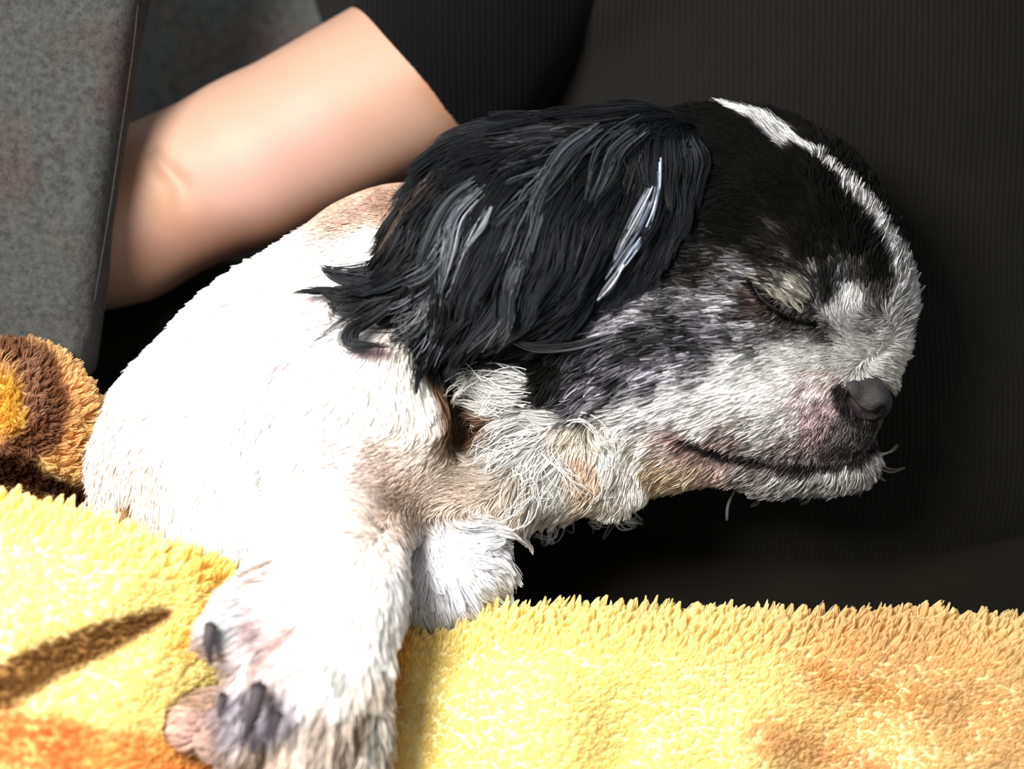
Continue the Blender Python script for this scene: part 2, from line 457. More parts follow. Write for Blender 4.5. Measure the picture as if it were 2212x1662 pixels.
# ---- the dog's form (built first: the blanket gives way to it)
def head_sdf(P):
    d = ell(P, (1552, 600, 0), (385, 270, 362))                                # skull
    d = smin(d, ell(P, (1795, 680, -30), (150, 160, 150)), 60)                   # stop
    d = smin(d, ell(P, (1640, 805, -60), (262, 190, 178), rot=12), 90)           # upper muzzle
    d = smin(d, ell(P, (1770, 885, -60), (112, 140, 108)), 50)                   # flews
    d = smin(d, ell(P, (1400, 790, -110), (270, 170, 160), rot=-5), 100)         # cheek
    d = smin(d, ell(P, (1835, 655, -150), (70, 52, 62)), 45)                     # brow bump
    d = smin(d, ell(P, (1680, 655, -205), (95, 62, 62), rot=20), 40)             # closed eye
    jaw = cap(P, (1480, 930, -40), (1800, 985, -50), 100, 66)
    jaw = smin(jaw, cap(P, (1690, 975, -50), (1845, 985, -50), 85, 48), 30)
    d = smin(d, jaw, 22)
    mouth = poly(P, [(1480, 945, -190), (1580, 985, -180), (1700, 1010, -175), (1800, 1010, -150), (1870, 985, -120), (1905, 950, -80)], [5, 9, 11, 11, 11, 12])
    d = smax(d, -mouth, 14)
    lid = poly(P, [(1628, 612, -262), (1650, 650, -270), (1700, 682, -268), (1762, 700, -255)], [4, 7, 7, 4])
    d = smax(d, -lid, 12)
    return d
def throat_sdf(P):
    d = cap(P, (1400, 830, 0), (900, 760, 60), 200, 270)
    d = smin(d, cap(P, (1420, 940, -40), (1080, 960, -40), 95, 130), 70)
    d = smin(d, poly(P, [(1150, 920, -110), (1215, 935, -150), (1275, 1000, -150), (1330, 1050, -110)], [40, 46, 44, 38]), 30)   # dewlap
    d = smin(d, ell(P, (1350, 1050, -90), (52, 46, 42)), 25)
    d = smin(d, cap(P, (1250, 1000, -60), (1100, 1040, -60), 90, 90), 50)
    return d
def body_sdf(P):
    d = ell(P, (620, 915, 20), (460, 300, 300), rot=-52)
    d = smin(d, ell(P, (470, 1050, 20), (265, 260, 260)), 90)
    d = smin(d, ell(P, (880, 620, 60), (225, 230, 215)), 110)
    d = smin(d, cap(P, (570, 760, 40), (390, 940, 40), 145, 150), 60)
    d = smin(d, ell(P, (780, 900, -170), (220, 150, 220)), 80)                   # chest
    d = smin(d, cap(P, (420, 1020, -80), (480, 1180, -120), 190, 170), 60)       # left shoulder
    arm = cap(P, (760, 1020, -150), (1080, 1085, -150), 125, 68)                 # forearm across
    d = smin(d, arm, 40)
    leg = cap(P, (725, 1080, -200), (728, 1290, -380), 165, 128)
    leg = smin(leg, cap(P, (728, 1290, -380), (700, 1460, -440), 128, 130), 50)
    d = smin(d, leg, 60)
    legr = cap(P, (930, 1150, -80), (985, 1225, -150), 80, 92)
    legr = smin(legr, ell(P, (950, 1290, -150), (75, 80, 75)), 40)
    d = smin(d, legr, 24)
    paw = ell(P, (655, 1500, -450), (170, 120, 158), rot=110)
    paw = smin(paw, cap(P, (640, 1250, -370), (535, 1345, -450), 85, 78), 50)
    for (tx, ty, ex, ey, Y, r, r2) in ((560, 1390, 475, 1370, -500, 66, 44), (580, 1500, 520, 1580, -520, 76, 56), (690, 1580, 640, 1680, -520, 72, 58), (780, 1570, 770, 1690, -480, 60, 50), (470, 1540, 420, 1570, -450, 48, 42)):
        paw = smin(paw, cap(P, (tx, ty, Y+30), (ex, ey, Y), r, r2), 16)
    d = smin(d, paw, 45)
    return d
GAP = [(905, 745, -190), (950, 810, -200), (985, 880, -200), (1005, 940, -190)]
def dog_sdf(P):
    d = smin(head_sdf(P), throat_sdf(P), 60)
    d = smin(d, body_sdf(P), 45)
    d = smax(d, -poly(P, GAP, [18, 30, 42, 48]), 26)
    d = smax(d, -poly(P, [(560, 1010, -330), (575, 1070, -330), (610, 1140, -350), (612, 1190, -350)], [8, 14, 12, 10]), 30)
    d = smax(d, -poly(P, [(700, 1150, -420), (900, 1140, -330), (1080, 1125, -220)], [4, 9, 9]), 16)
    return d+2.5*noise(P, 55, 41)
DF = Field(dog_sdf, (-1100, -760, -1000), (960, 400, 680), 9.5)
DV, DFc = DF.mesh()
vn = DF.g(DV)

# ================================================================== BLANKET
blanket = empty('blanket', (0, 0, 0.50), 'fluffy yellow plush blanket with brown stripes and orange patch in front of the dog', 'blanket')
RX = [-700, -200, 0, 120, 270, 420, 530, 640, 740, 860, 900, 1000, 1090, 1250, 1400, 1600, 1800, 2000, 2212, 2500, 3000]
RY = [1040, 1060, 1075, 1098, 1150, 1205, 1250, 1310, 1350, 1375, 1360, 1330, 1322, 1315, 1322, 1330, 1338, 1330, 1350, 1360, 1370]
RD = [-330, -340, -350, -350, -345, -330, -300, -230, -200, -190, -190, -185, -180, -175, -170, -165, -160, -160, -160, -160, -160]
def blanket_grid():
    xs = np.linspace(-500, 2800, 331); vs = np.concatenate([np.linspace(-1, 0, 16)[:-1], np.linspace(0, 1, 75)])
    X, Vv = np.meshgrid(xs, vs, indexing='ij')
    ry = np.interp(X, RX, RY); rd = np.interp(X, RX, RD)
    # smooth the rim
    s = np.where(Vv < 0, -Vv*60, Vv*760)
    py = ry+s
    Yf = rd-90*(1-np.exp(-s/45))-0.28*s
    Yb = rd+30*(1-np.exp(-s/30))+0.10*s
    Y = np.where(Vv < 0, Yb, Yf)
    P2 = np.stack([X, py, np.zeros_like(X)], -1)
    b = 34*noise(P2, 230, 21)+14*noise(P2, 110, 22)
    Y = Y+b*np.clip(s/120, 0, 1)*(Vv > 0)
    dip = np.exp(-((X-690+0.22*(py-1250))/np.where(X < 690-0.22*(py-1250), 260, 190))**2)*np.clip((s+30)/120, 0, 1)
    Y = np.where(Vv >= 0, Y+dip*165, Y)
    k = (D+Y)/D
    return np.stack([(X-1106)*k, Y, (831-py)*k], -1), X, py
G, GX, GPY = blanket_grid()
nu, nv = G.shape[:2]
I = np.arange(nu*nv).reshape(nu, nv)
BF = np.stack([I[:-1, :-1], I[1:, :-1], I[1:, 1:], I[:-1, 1:]], -1).reshape(-1, 4)
BV = G.reshape(-1, 3).copy()
for it in range(30):
    dd = DF.d(BV); lo_, hi_ = DF.lo+12, DF.lo+(np.array(DF.F.shape)-2)*DF.step; ins = ((BV > lo_) & (BV < hi_)).all(1) & (dd < 26)
    if not ins.any(): break
    BV[ins] += DF.g(BV[ins])*np.clip(26-dd[ins], 0, 30)[:, None]
def blanket_col(q, P3):
    c = np.tile(np.array([254., 243, 188]), (len(q), 1))
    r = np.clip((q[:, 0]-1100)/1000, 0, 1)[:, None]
    c = c*(1-r)+np.array([250, 234, 188.])*r  # base turns browner to the right, some of the light's fading painted in
    c = stroke(c, q, [(1850, 1400), (2300, 1620)], 130, (242, 216, 166), 0.9)  # brownish-gold patches: own colour, partly shading painted in
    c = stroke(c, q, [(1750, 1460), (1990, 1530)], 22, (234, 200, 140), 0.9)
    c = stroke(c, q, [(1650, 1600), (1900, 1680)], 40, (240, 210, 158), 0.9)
    c = stroke(c, q, [(870, 1400), (830, 1560), (820, 1700)], 26, (246, 214, 130), 0.9)
    c = stroke(c, q, [(420, 1230), (500, 1300), (390, 1400)], 30, (248, 222, 140), 0.9)
    c = stroke(c, q, [(-200, 1640), (0, 1600), (120, 1620), (420, 1700)], [70, 62, 60, 50], (255, 172, 104), 0.45)
    c = stroke(c, q, [(200, 1640), (420, 1640)], 40, (250, 205, 130), 0.8)
    c = stroke(c, q, [(-150, 1560), (0, 1490), (110, 1430), (220, 1385), (350, 1332)], [60, 48, 40, 36, 14], (146, 106, 60), 0.35)
    c = stroke(c, q, [(410, 1620), (600, 1700)], 40, (226, 176, 110), 0.6)
    return lin(c)*(1+0.06*noise(P3, 90, 31)[:, None])
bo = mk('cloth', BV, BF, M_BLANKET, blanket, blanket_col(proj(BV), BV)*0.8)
md = bo.modifiers.new('solid', 'SOLIDIFY'); md.thickness = 0.0012; md.offset = 0

# pile strands of the blanket
def cloth_field(V, F):
    tri = np.concatenate([F[:, [0, 1, 2]], F[:, [0, 2, 3]]]); A, B, C = V[tri[:, 0]], V[tri[:, 1]], V[tri[:, 2]]
    return A, B, C
def cloth_samples(V, F, n, wfn):
    A, B, C = cloth_field(V, F); N = np.cross(B-A, C-A); ar = np.linalg.norm(N, axis=1)+1e-9; N /= ar[:, None]
    N = np.where((N[:, 1] > 0)[:, None] & True, N, N)
    w = ar*wfn((A+B+C)/3); i = rng.choice(len(A), n, p=w/w.sum()); u = rng.random(n); v = rng.random(n); s = u+v > 1; u[s] = 1-u[s]; v[s] = 1-v[s]
    return A[i]+(B[i]-A[i])*u[:, None]+(C[i]-A[i])*v[:, None], N[i]
def pile(name, P, N, col, length, parent, flow=(0.35, 0.0, 0.15), wild=0.35, cell=11, am=0.75, rad=1.7):
    n = len(P); k = 4; j = rng.normal(0, wild, (n, 3)); d0 = N+j*0.4+np.array(flow)
    d0 /= np.linalg.norm(d0, axis=1, keepdims=True); d1 = N*0.5+np.array(flow)*1.8+j*0.7; d1 /= np.linalg.norm(d1, axis=1, keepdims=True)
    L = length*(0.6+0.6*rng.random(n)); t = np.linspace(0, 1, k)
    Q = P[:, None]+(d0[:, None]*t[None, :, None]+(d1-d0)[:, None]*(t**2*0.5)[None, :, None])*L[:, None, None]
    Q, near = clump(Q, cell, am, 1.2)
    return make_hair(name, Q, col, rng.uniform(0.7, 1.1, n)*rad, M_PILE, parent, tip=0.35)
P, N = cloth_samples(BV, BF, 170000, lambda c: (np.abs(c[:, 0]) < 1400)*(c[:, 2] > -1050)*np.where(c[:, 1] > np.interp(proj(c)[:, 0], RX, RD)+45, 0.35, 1.0))
FR = proj(P)[:, 1] > np.interp(proj(P)[:, 0], RX, RY)+60
if False: pass
N = np.where((N@np.array([0, -1, 0.5]) < 0)[:, None], -N, N)
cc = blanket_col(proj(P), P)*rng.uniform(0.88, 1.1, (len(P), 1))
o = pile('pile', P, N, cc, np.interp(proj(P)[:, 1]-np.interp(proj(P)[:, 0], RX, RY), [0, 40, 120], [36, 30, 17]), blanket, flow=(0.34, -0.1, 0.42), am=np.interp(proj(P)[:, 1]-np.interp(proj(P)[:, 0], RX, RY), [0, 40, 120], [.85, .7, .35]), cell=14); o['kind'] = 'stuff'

def fold_sdf(P):
    d = ell(P, (30, 930, -90), (170, 130, 180))
    d = smin(d, ell(P, (-120, 1000, -90), (190, 150, 190)), 60)
    d = smin(d, cap(P, (90, 1000, -60), (190, 1120, -120), 85, 60), 60)
    return smax(d, -(DF.d(P.reshape(-1, 3)).reshape(P.shape[:-1])-14), 20)
def fold_col(q, P3):
    c = np.tile(np.array([236., 200, 145]), (len(q), 1))
    c = stroke(c, q, [(-60, 860), (10, 860), (20, 900)], 42, (226, 190, 90), 0.5)
    c = stroke(c, q, [(20, 765), (80, 800), (105, 870), (90, 940), (30, 990)], [24, 32, 34, 36, 36], (140, 98, 70), 0.35)
    c = stroke(c, q, [(60, 800), (70, 900)], 20, (176, 134, 108), 0.8)
    c = stroke(c, q, [(-100, 1020), (30, 1020), (120, 1050), (185, 1100)], [50, 30, 26, 20], (62, 36, 18), 0.5)  # dark brown shadow painted where the fold meets the front blanket
    c = stroke(c, q, [(100, 1010), (160, 1030)], 16, (226, 196, 140), 0.7)
    return lin(c)*(1+0.1*noise(P3, 50, 33)[:, None])
fo, ffield, FV, FF = sdf_obj('rolled_fold', fold_sdf, (-1900, -330, -420), (-850, 120, 150), 12, M_BLANKET, blanket, lambda V: fold_col(proj(V), V)*0.8)
P = sample(FV, FF, 22000, lambda c, n: (n[:, 1] < 0.4)*1.0+0.02); N = ffield.g(P)
o = pile('fold_pile', P, N, fold_col(proj(P), P)*rng.uniform(0.8, 1.15, (len(P), 1)), 30, blanket, flow=(0.15, 0, 0.15), cell=9, am=.6); o['kind'] = 'stuff'

# ================================================================== DOG
dog = empty('dog', (-0.03, 0.0, 0.55), 'sleeping black and white puppy with a long black ear, paw on the yellow blanket', 'dog')
# coat colours: (px, py, r, g, b, strand variation)
CT = np.array([
 (1500,330,12,12,13,.3),(1600,300,12,12,12,.3),(1700,420,12,12,12,.3),(1800,470,12,12,12,.3),(1850,540,14,14,14,.3),(1900,600,22,22,22,.4),(1450,560,13,13,14,.3),
 (1600,500,14,14,14,.3),(1350,620,15,15,16,.3),(1230,720,12,12,12,.3),(1180,790,10,10,10,.3),(1100,740,8,8,8,.3),(1050,700,8,8,8,.3),(1750,540,16,16,16,.4),(1650,535,30,30,30,.6),(1500,600,34,34,34,.6),  # blacks below the ear: black coat plus the shadow there, painted in
 (1835,655,225,225,225,.1),(1800,690,190,190,190,.2),(1800,600,70,70,72,.6),(1850,590,55,55,55,.5),(1890,650,70,70,70,.4),(1900,590,16,16,16,.4),(1760,600,60,60,60,.7),(1780,560,28,28,28,.5),
 (1600,580,95,95,97,.6),(1690,590,112,110,104,.6),(1720,625,140,138,130,.5),(1660,625,80,78,74,.6),(1640,640,75,62,60,.5),(1730,680,62,62,62,.6),(1780,710,100,100,100,.5),(1700,710,75,75,76,.5),(1780,640,50,50,50,.5),
 (1560,660,118,118,122,.6),(1500,640,105,105,108,.6),(1400,650,150,150,155,.4),(1300,690,140,140,148,.5),(1340,670,155,155,162,.4),(1240,740,60,60,63,.6),(1440,695,45,45,47,.6),(1550,710,96,96,100,.6),(1500,740,60,60,63,.6),(1380,740,50,50,52,.6),(1620,740,92,92,94,.6),  # pale greys high on the cheek include its highlight, painted in
 (1280,780,62,62,66,.6),(1200,840,36,36,38,.5),(1170,850,26,26,27,.5),(1300,840,92,92,97,.6),(1400,810,100,100,106,.6),(1500,790,120,120,124,.5),(1230,880,85,85,90,.5),
 (1600,790,215,215,215,.15),(1700,765,225,225,222,.1),(1760,770,215,215,212,.1),(1560,850,248,248,248,.05),(1650,860,250,250,250,.05),(1450,880,225,225,228,.15),(1380,900,205,205,208,.2),(1500,930,245,245,245,.08),(1700,830,240,238,236,.1),
 (1740,850,205,190,192,.25),(1780,830,196,184,182,.25),(1770,890,176,156,159,.3),(1760,930,140,124,127,.35),(1700,920,205,200,200,.3),(1640,950,190,190,190,.35),(1700,970,150,142,142,.4),(1820,930,98,90,94,.3),(1800,970,88,82,84,.4),(1870,940,86,82,84,.3),(1850,985,95,93,93,.4),
 (1580,970,160,146,145,.35),(1480,955,150,124,122,.3),(1520,985,176,154,148,.25),(1550,1015,192,172,166,.2),(1490,1020,205,184,166,.2),(1420,1020,190,172,145,.2),(1440,970,220,205,200,.2),
 (1620,1035,150,146,144,.3),(1700,1040,150,150,150,.35),(1700,1010,95,92,92,.4),(1780,1030,155,155,155,.35),(1850,1020,165,165,165,.3),(1900,985,185,185,185,.2),(1880,1010,170,170,170,.3),
 (1930,760,222,222,216,.1),(1900,740,228,228,222,.1),(1940,700,215,215,212,.12),(1860,750,225,225,222,.1),(1820,770,215,213,210,.12),(1950,650,190,190,190,.2),(1880,700,150,150,150,.25),
 (1120,840,211,211,209,.08),(1050,850,206,206,204,.08),(1180,900,211,211,209,.08),(1010,790,225,222,214,.1),(985,750,225,222,212,.1),(1150,960,200,200,198,.12),(1100,930,198,198,195,.15),(1200,1000,211,211,211,.08),(1240,950,222,214,202,.1),(1225,945,215,205,190,.1),(1255,1010,196,172,150,.12),(1270,1040,200,180,160,.12),
 (1310,980,235,234,232,.1),(1350,940,238,236,234,.1),(1380,990,225,220,214,.15),(1320,1060,215,213,210,.15),(1370,1080,250,250,250,.05),(1200,1080,220,218,215,.15),(1120,1040,190,182,172,.15),(1090,1090,196,184,172,.12),
 (1000,1060,198,182,168,.1),(930,1040,216,201,190,.1),(880,1090,210,193,180,.1),(830,1000,222,206,198,.1),(780,1110,232,220,212,.1),(740,960,250,242,240,.08),(900,960,235,226,218,.08),(980,1000,200,188,175,.1),(850,900,245,240,236,.05),(940,880,238,236,230,.06),
 (700,800,250,250,250,.04),(500,700,252,252,252,.04),(400,900,252,252,252,.04),(500,1100,252,252,252,.04),(700,1200,252,252,252,.04),(300,800,250,250,250,.04),(220,1000,225,215,208,.06),(240,930,236,232,228,.06),(250,1060,222,212,204,.06),(600,600,252,252,252,.04),(800,550,252,252,252,.04),
 (700,1300,252,252,252,.04),(780,1400,252,252,252,.04),(950,1200,244,245,250,.05),(1030,1200,240,241,248,.06),(960,1290,232,234,242,.06),(1060,1150,235,236,240,.06),
 (490,1350,205,205,208,.1),(560,1370,200,180,182,.12),(600,1330,235,228,228,.08),(450,1440,176,152,138,.15),(400,1560,206,172,160,.12),(420,1500,170,140,120,.15),(540,1430,225,214,214,.12),(520,1530,160,154,162,.25),(590,1530,190,184,192,.15),(600,1460,225,212,212,.12),(640,1430,240,228,226,.1),
 (700,1480,250,248,248,.05),(660,1620,222,210,200,.15),(740,1600,215,200,188,.15),(800,1500,240,230,220,.1),(820,1600,200,192,180,.2),(600,1640,196,178,164,.2),
 (830,430,190,160,142,.12),(890,400,188,156,138,.12),(760,448,195,165,148,.12),(1000,400,70,55,46,.3),
])
# dark or light strokes: (points, width, rgb, softness)
ST = [
 ([(1560,222),(1640,252),(1705,290)], [3, 13, 15], (205,205,205), .5),
 ([(1630,255),(1700,310)], [8, 14], (170,170,170), .6),
 ([(1705,290),(1768,338),(1824,394),(1874,450),(1914,515),(1950,580)], [9, 7, 13, 17, 15, 20], (190,190,190), .45),
 ([(1945,585),(1975,640),(1965,700)], [20, 28, 26], (175,175,175), .6),
 ([(1625,608),(1650,648),(1700,682),(1765,700)], [6, 9, 10, 8], (22,20,20), .5),
 ([(1480,950),(1580,985),(1700,1008),(1800,1008),(1870,985),(1905,950)], [6, 9, 11, 11, 10, 9], (50,44,46), .6),
 ([(600,1208),(530,1240)], 5, (150,135,125), .7), ([(605,1228),(525,1270)], 5, (160,145,138), .7),
 ([(640,1350),(590,1400),(560,1440)], 10, (190,165,162), .8),
 ([(720,1430),(745,1470)], 10, (185,185,180), .8),
 ([(790,1530),(760,1640)], 12, (150,138,125), .7), ([(700,1520),(670,1640)], 10, (190,175,165), .8), ([(815,1540),(800,1640)], 10, (160,158,150), .8),
 ([(540,1500),(545,1590)], 14, (110,102,112), .7), ([(475,1510),(480,1580)], 8, (130,115,120), .7),
 ([(560,1005),(570,1060),(600,1075)], 7, (190,192,188), .8), ([(608,1120),(615,1190)], 6, (200,200,194), .8),
 ([(415,893),(430,895)], 8, (205,208,205), .8), ([(430,800),(445,806)], 4, (215,216,215), .8),
 ([(670,660),(690,700)], 18, (246,226,230), .9), ([(600,795),(625,785)], 16, (244,214,220), .9), ([(780,745),(830,755)], 14, (215,190,192), .9),
 ([(700,940),(720,1000)], 16, (240,214,210), .9),
 ([(1818,842),(1824,872),(1842,896),(1872,910)], 18, (56,50,52), .4),
 ([(268,1090),(285,1145)], [12, 18], (150,118,84), .6),
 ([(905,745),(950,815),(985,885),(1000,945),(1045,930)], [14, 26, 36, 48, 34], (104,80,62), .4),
]
def coat(q):
    c = idw(q, CT[:, :2], CT[:, 2:6], 5.0, 10.0)
    rgb, var = c[:, :3], c[:, 3]
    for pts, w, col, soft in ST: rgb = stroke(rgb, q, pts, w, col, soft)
    return rgb, var

# flow of the coat: (px, py, direction in degrees: 0 right, 90 down, 180 left), length
FT = np.array([
 (1600,280,190,50),(1700,300,215,45),(1700,420,200,50),(1800,480,225,45),(1500,450,165,60),(1400,600,150,60),(1600,530,185,50),(1500,560,175,55),
 (1790,370,-60,36),(1860,450,-58,40),(1920,540,-50,42),(1985,620,-35,46),(1980,690,-10,44),(1950,760,10,38),(1930,800,20,30),(1560,230,215,40),(1640,245,-120,36),
 (1880,600,250,36),(1835,650,265,34),(1800,600,275,36),(1770,570,250,36),(1780,650,240,26),(1850,700,190,30),(1890,720,190,30),
 (1720,600,205,34),(1650,580,190,40),(1580,590,180,46),(1700,640,195,26),(1750,690,170,26),(1690,670,120,16),(1650,690,170,40),(1700,730,172,40),
 (1500,640,180,56),(1400,660,170,60),(1300,690,155,64),(1220,760,135,60),(1180,850,115,60),(1550,720,178,50),(1450,740,176,56),(1350,760,168,60),(1280,830,150,60),(1400,830,172,55),(1250,890,135,55),
 (1600,800,172,42),(1500,850,172,48),(1700,800,165,36),(1760,790,165,28),(1650,880,168,36),(1560,900,165,42),(1450,920,165,50),(1740,860,140,22),(1770,900,125,20),(1700,930,140,28),(1620,950,145,36),
 (1820,930,100,14),(1800,980,110,18),(1870,950,80,14),(1860,925,100,12),
 (1550,970,150,32),(1480,970,150,36),(1600,1030,135,42),(1550,1020,140,36),(1680,1050,120,42),(1760,1040,110,42),(1820,1030,85,40),(1880,1005,55,40),(1910,975,20,34),(1480,1020,150,40),(1420,1030,140,44),
 (1120,840,195,90),(1050,850,200,90),(1150,900,190,90),(1000,800,120,40),(960,750,110,36),(1100,940,165,100),(1180,980,130,80),(1150,1020,130,80),(1200,900,185,80),(1210,930,120,46),(1290,960,60,50),(1250,1080,110,60),(1330,1080,100,46),(1370,1090,80,30),(1120,1080,125,70),(1300,900,175,70),(1330,1000,120,60),(1400,960,165,60),(1250,1000,100,22),
 (1000,1050,170,26),(900,1080,175,22),(820,1000,160,22),(780,1100,178,24),(950,980,150,40),(930,900,75,50),(850,850,100,50),
 (600,600,190,40),(800,500,180,36),(500,700,150,45),(400,800,140,45),(250,850,120,45),(220,1000,100,45),(400,1000,100,45),(300,1150,90,45),(600,800,120,50),(600,1000,100,45),(480,1180,95,45),
 (700,700,140,50),(750,600,150,40),(700,1200,120,40),(600,1230,150,46),(760,1300,110,45),(860,1250,85,40),
 (940,1180,40,60),(1040,1160,-5,70),(1060,1210,20,70),(1000,1260,60,65),(950,1320,80,50),(900,1170,60,50),
 (560,1340,150,50),(480,1360,130,40),(540,1400,140,50),(620,1420,125,60),(460,1440,160,40),(410,1540,170,40),(520,1520,110,60),(600,1520,105,60),(560,1600,100,50),(700,1450,110,60),(680,1600,110,70),(780,1550,102,70),(830,1500,95,50),
 (830,430,120,16),(890,400,120,16),(760,450,150,16),
])
FD = np.stack([np.cos(np.radians(FT[:, 2])), np.sin(np.radians(FT[:, 2])), FT[:, 3]/50.0], -1)
def flow_body(q, t=0):
    v = idw(q, FT[:, :2], FD, 4.0, 14.0); a = np.arctan2(v[:, 1], v[:, 0])
    P3 = np.stack([q[:, 0], q[:, 1], 0*q[:, 0]], -1); a = a+0.22*noise(P3, 70, 51)
    return np.stack([np.cos(a), np.sin(a)], -1)
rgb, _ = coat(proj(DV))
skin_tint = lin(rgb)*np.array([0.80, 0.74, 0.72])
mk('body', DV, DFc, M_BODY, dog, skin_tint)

# ---- ear flap
def ear_sdf(P):
    d = ell(P, (1305, 405, -210), (200, 58, 158), rot=-20)
    d = smin(d, ell(P, (1110, 490, -235), (215, 62, 200), rot=-30), 60)
    d = smin(d, ell(P, (1000, 560, -240), (130, 50, 140)), 60)
    d = smin(d, ell(P, (1140, 640, -225), (120, 52, 110)), 60)
    d = smin(d, ell(P, (1430, 315, -150), (70, 80, 62)), 60)
    return d+6*noise(P, 110, 61)
EF = Field(ear_sdf, (-420, -420, -60), (520, 60, 680), 9.5)
EV, EFc = EF.mesh()
ear = mk('ear', EV, EFc, M_BODY, dog, np.tile(lin((14, 14, 15)), (len(EV), 1)))
UF = Field.__new__(Field); UF.lo = DF.lo; UF.step = DF.step
ax = [DF.lo[i]+np.arange(DF.F.shape[i])*DF.step for i in range(3)]
UF.F = DF.F.copy()
i0 = ((EF.lo-DF.lo)/DF.step).astype(int); sh = np.minimum(np.array(EF.F.shape), np.array(DF.F.shape)-i0)
for i in range(sh[0]):
    Y, Z = np.meshgrid(ax[1][i0[1]:i0[1]+sh[1]], ax[2][i0[2]:i0[2]+sh[2]], indexing='ij')
    PP = np.stack([np.full_like(Y, ax[0][i0[0]+i]), Y, Z], -1)
    sl = (i0[0]+i, slice(i0[1], i0[1]+sh[1]), slice(i0[2], i0[2]+sh[2]))
    UF.F[sl] = np.minimum(UF.F[sl], ear_sdf(PP))

# ---- coat strands
def wbody(c, n):
    q = proj(c); w = np.where(n[:, 1] < 0.15, 1.0, np.where(n[:, 1] < 0.6, 0.5, 0.06))
    w = w*np.where(q[:, 0] > 1000, 1.5, 1.0)
    w = w*np.where((q[:, 1] > 1750), 0.1, 1.0)
    # nose leather carries no hair
    w = w*np.where((((q[:, 0]-1876)/50)**2+((q[:, 1]-856)/46)**2 < 1) & (c[:, 0] > 600), 0.0, 1.0)
    return w
NB = 230000
P0 = sample(DV, DFc, NB, wbody)
q0 = proj(P0)
ln = idw(q0, FT[:, :2], FD, 4.0, 14.0)[:, 2]*50
keep = (EF.d(P0) > 3) | (P0[:, 1] > 0)
P0, q0, ln = P0[keep], q0[keep], ln[keep]; n = len(P0)
ln = ln*rng.uniform(0.65, 1.2, n)
fur = grow(P0, DF, ln/5.0, 6, flow_body, np.full(n, 0.33)*np.clip(ln/45, 0.35, 1.0), wild=0.13)
am = np.clip((ln-18)/60, 0.05, 0.75)
fur, near = clump(fur, 16, am, 1.5)
q_mid = proj(fur[:, 2])
rgb, var = coat(q_mid)
cl = rng.normal(0, 1, near.max()+1)[near]
g = rng.normal(0, 1, n)*0.6+cl*0.45
scale = np.exp(np.clip(g, -2, 2)*var)
cc = np.clip(rgb*scale[:, None], 3, 253); lum = cc.mean(1, keepdims=True); cc = cc*np.interp(lum, [0, 30, 90], [.55, .7, 1.0])
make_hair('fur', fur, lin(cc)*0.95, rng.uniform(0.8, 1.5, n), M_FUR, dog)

# ---- ear strands
ET = np.array([
 (1490,235,190,.7),(1442,245,150,1),(1380,250,165,1),(1250,262,168,1),(1147,284,165,1),(1050,310,155,1),(960,370,140,1),(895,410,118,1),(870,470,112,1),(831,540,125,1),(780,580,165,1),(730,590,185,1),
 (1421,368,100,1.1),(1440,300,105,1.1),(1400,450,112,1.1),(1350,560,122,1),(1300,640,128,.8),(1300,330,135,1.1),(1232,410,122,1.1),(1180,480,112,1),(1350,420,112,1.1),(1280,520,105,1),(1147,560,100,1),(1126,663,100,.9),
 (1042,390,132,1.1),(1000,450,122,1.1),(958,580,112,1.1),(945,663,98,1),(900,560,135,1.1),(895,621,150,1.1),(820,640,170,.9),(760,660,190,.7),(1050,520,115,1),(1050,620,108,1),(1000,700,112,1),(930,760,118,1),(905,830,100,.7),
 (1200,700,140,.8),(1150,740,155,.8),(1080,700,120,.8),(860,700,160,.8),(1480,330,85,1),(1480,420,95,1),(1450,520,110,1),
])
ED = np.stack([np.cos(np.radians(ET[:, 2])), np.sin(np.radians(ET[:, 2])), ET[:, 3]], -1)
def flow_ear(q, t=0):
    v = idw(q, ET[:, :2], ED, 3.5, 16.0); a = np.arctan2(v[:, 1], v[:, 0])
    P3 = np.stack([q[:, 0], q[:, 1], 0*q[:, 0]], -1); a = a+0.30*noise(P3, 75, 71)+0.12*noise(P3, 28, 72)
    return np.stack([np.cos(a), np.sin(a)], -1)
NE = 34000
P0 = sample(EV, EFc, NE, lambda c, nn: np.where(nn[:, 1] < 0.2, 1.0, 0.15))
q0 = proj(P0); ln = idw(q0, ET[:, :2], ED, 3.5, 16.0)[:, 2]*rng.uniform(110, 230, NE)
ln *= np.where(q0[:, 1] > 640, 0.7, 1.0)
thin = (((q0[:, 0] < 890) & (q0[:, 1] > 600)) | ((q0[:, 0] < 980) & (q0[:, 1] > 660))) & (rng.random(NE) < 0.65)
P0, q0, ln = P0[~thin], q0[~thin], ln[~thin]; NE = len(P0)
k = 12
earh = grow(P0, UF, ln/(k-1), k, flow_ear, np.full(NE, 0.30), wild=0.07, margin=3)
earh, near = clump(earh, 60, 0.8*rng.uniform(0.6, 1.1, NE), 0.9)
earh, near2 = clump(earh, 11, 0.5, 1.3, seed=5)
tone = np.exp(rng.normal(0, .4, NE)+0.5*rng.normal(0, 1, near.max()+1)[near])
base = np.clip(np.array([6.5, 6.5, 7.2])[None]*tone[:, None], 1.5, 60)
qm = proj(earh[:, 4])
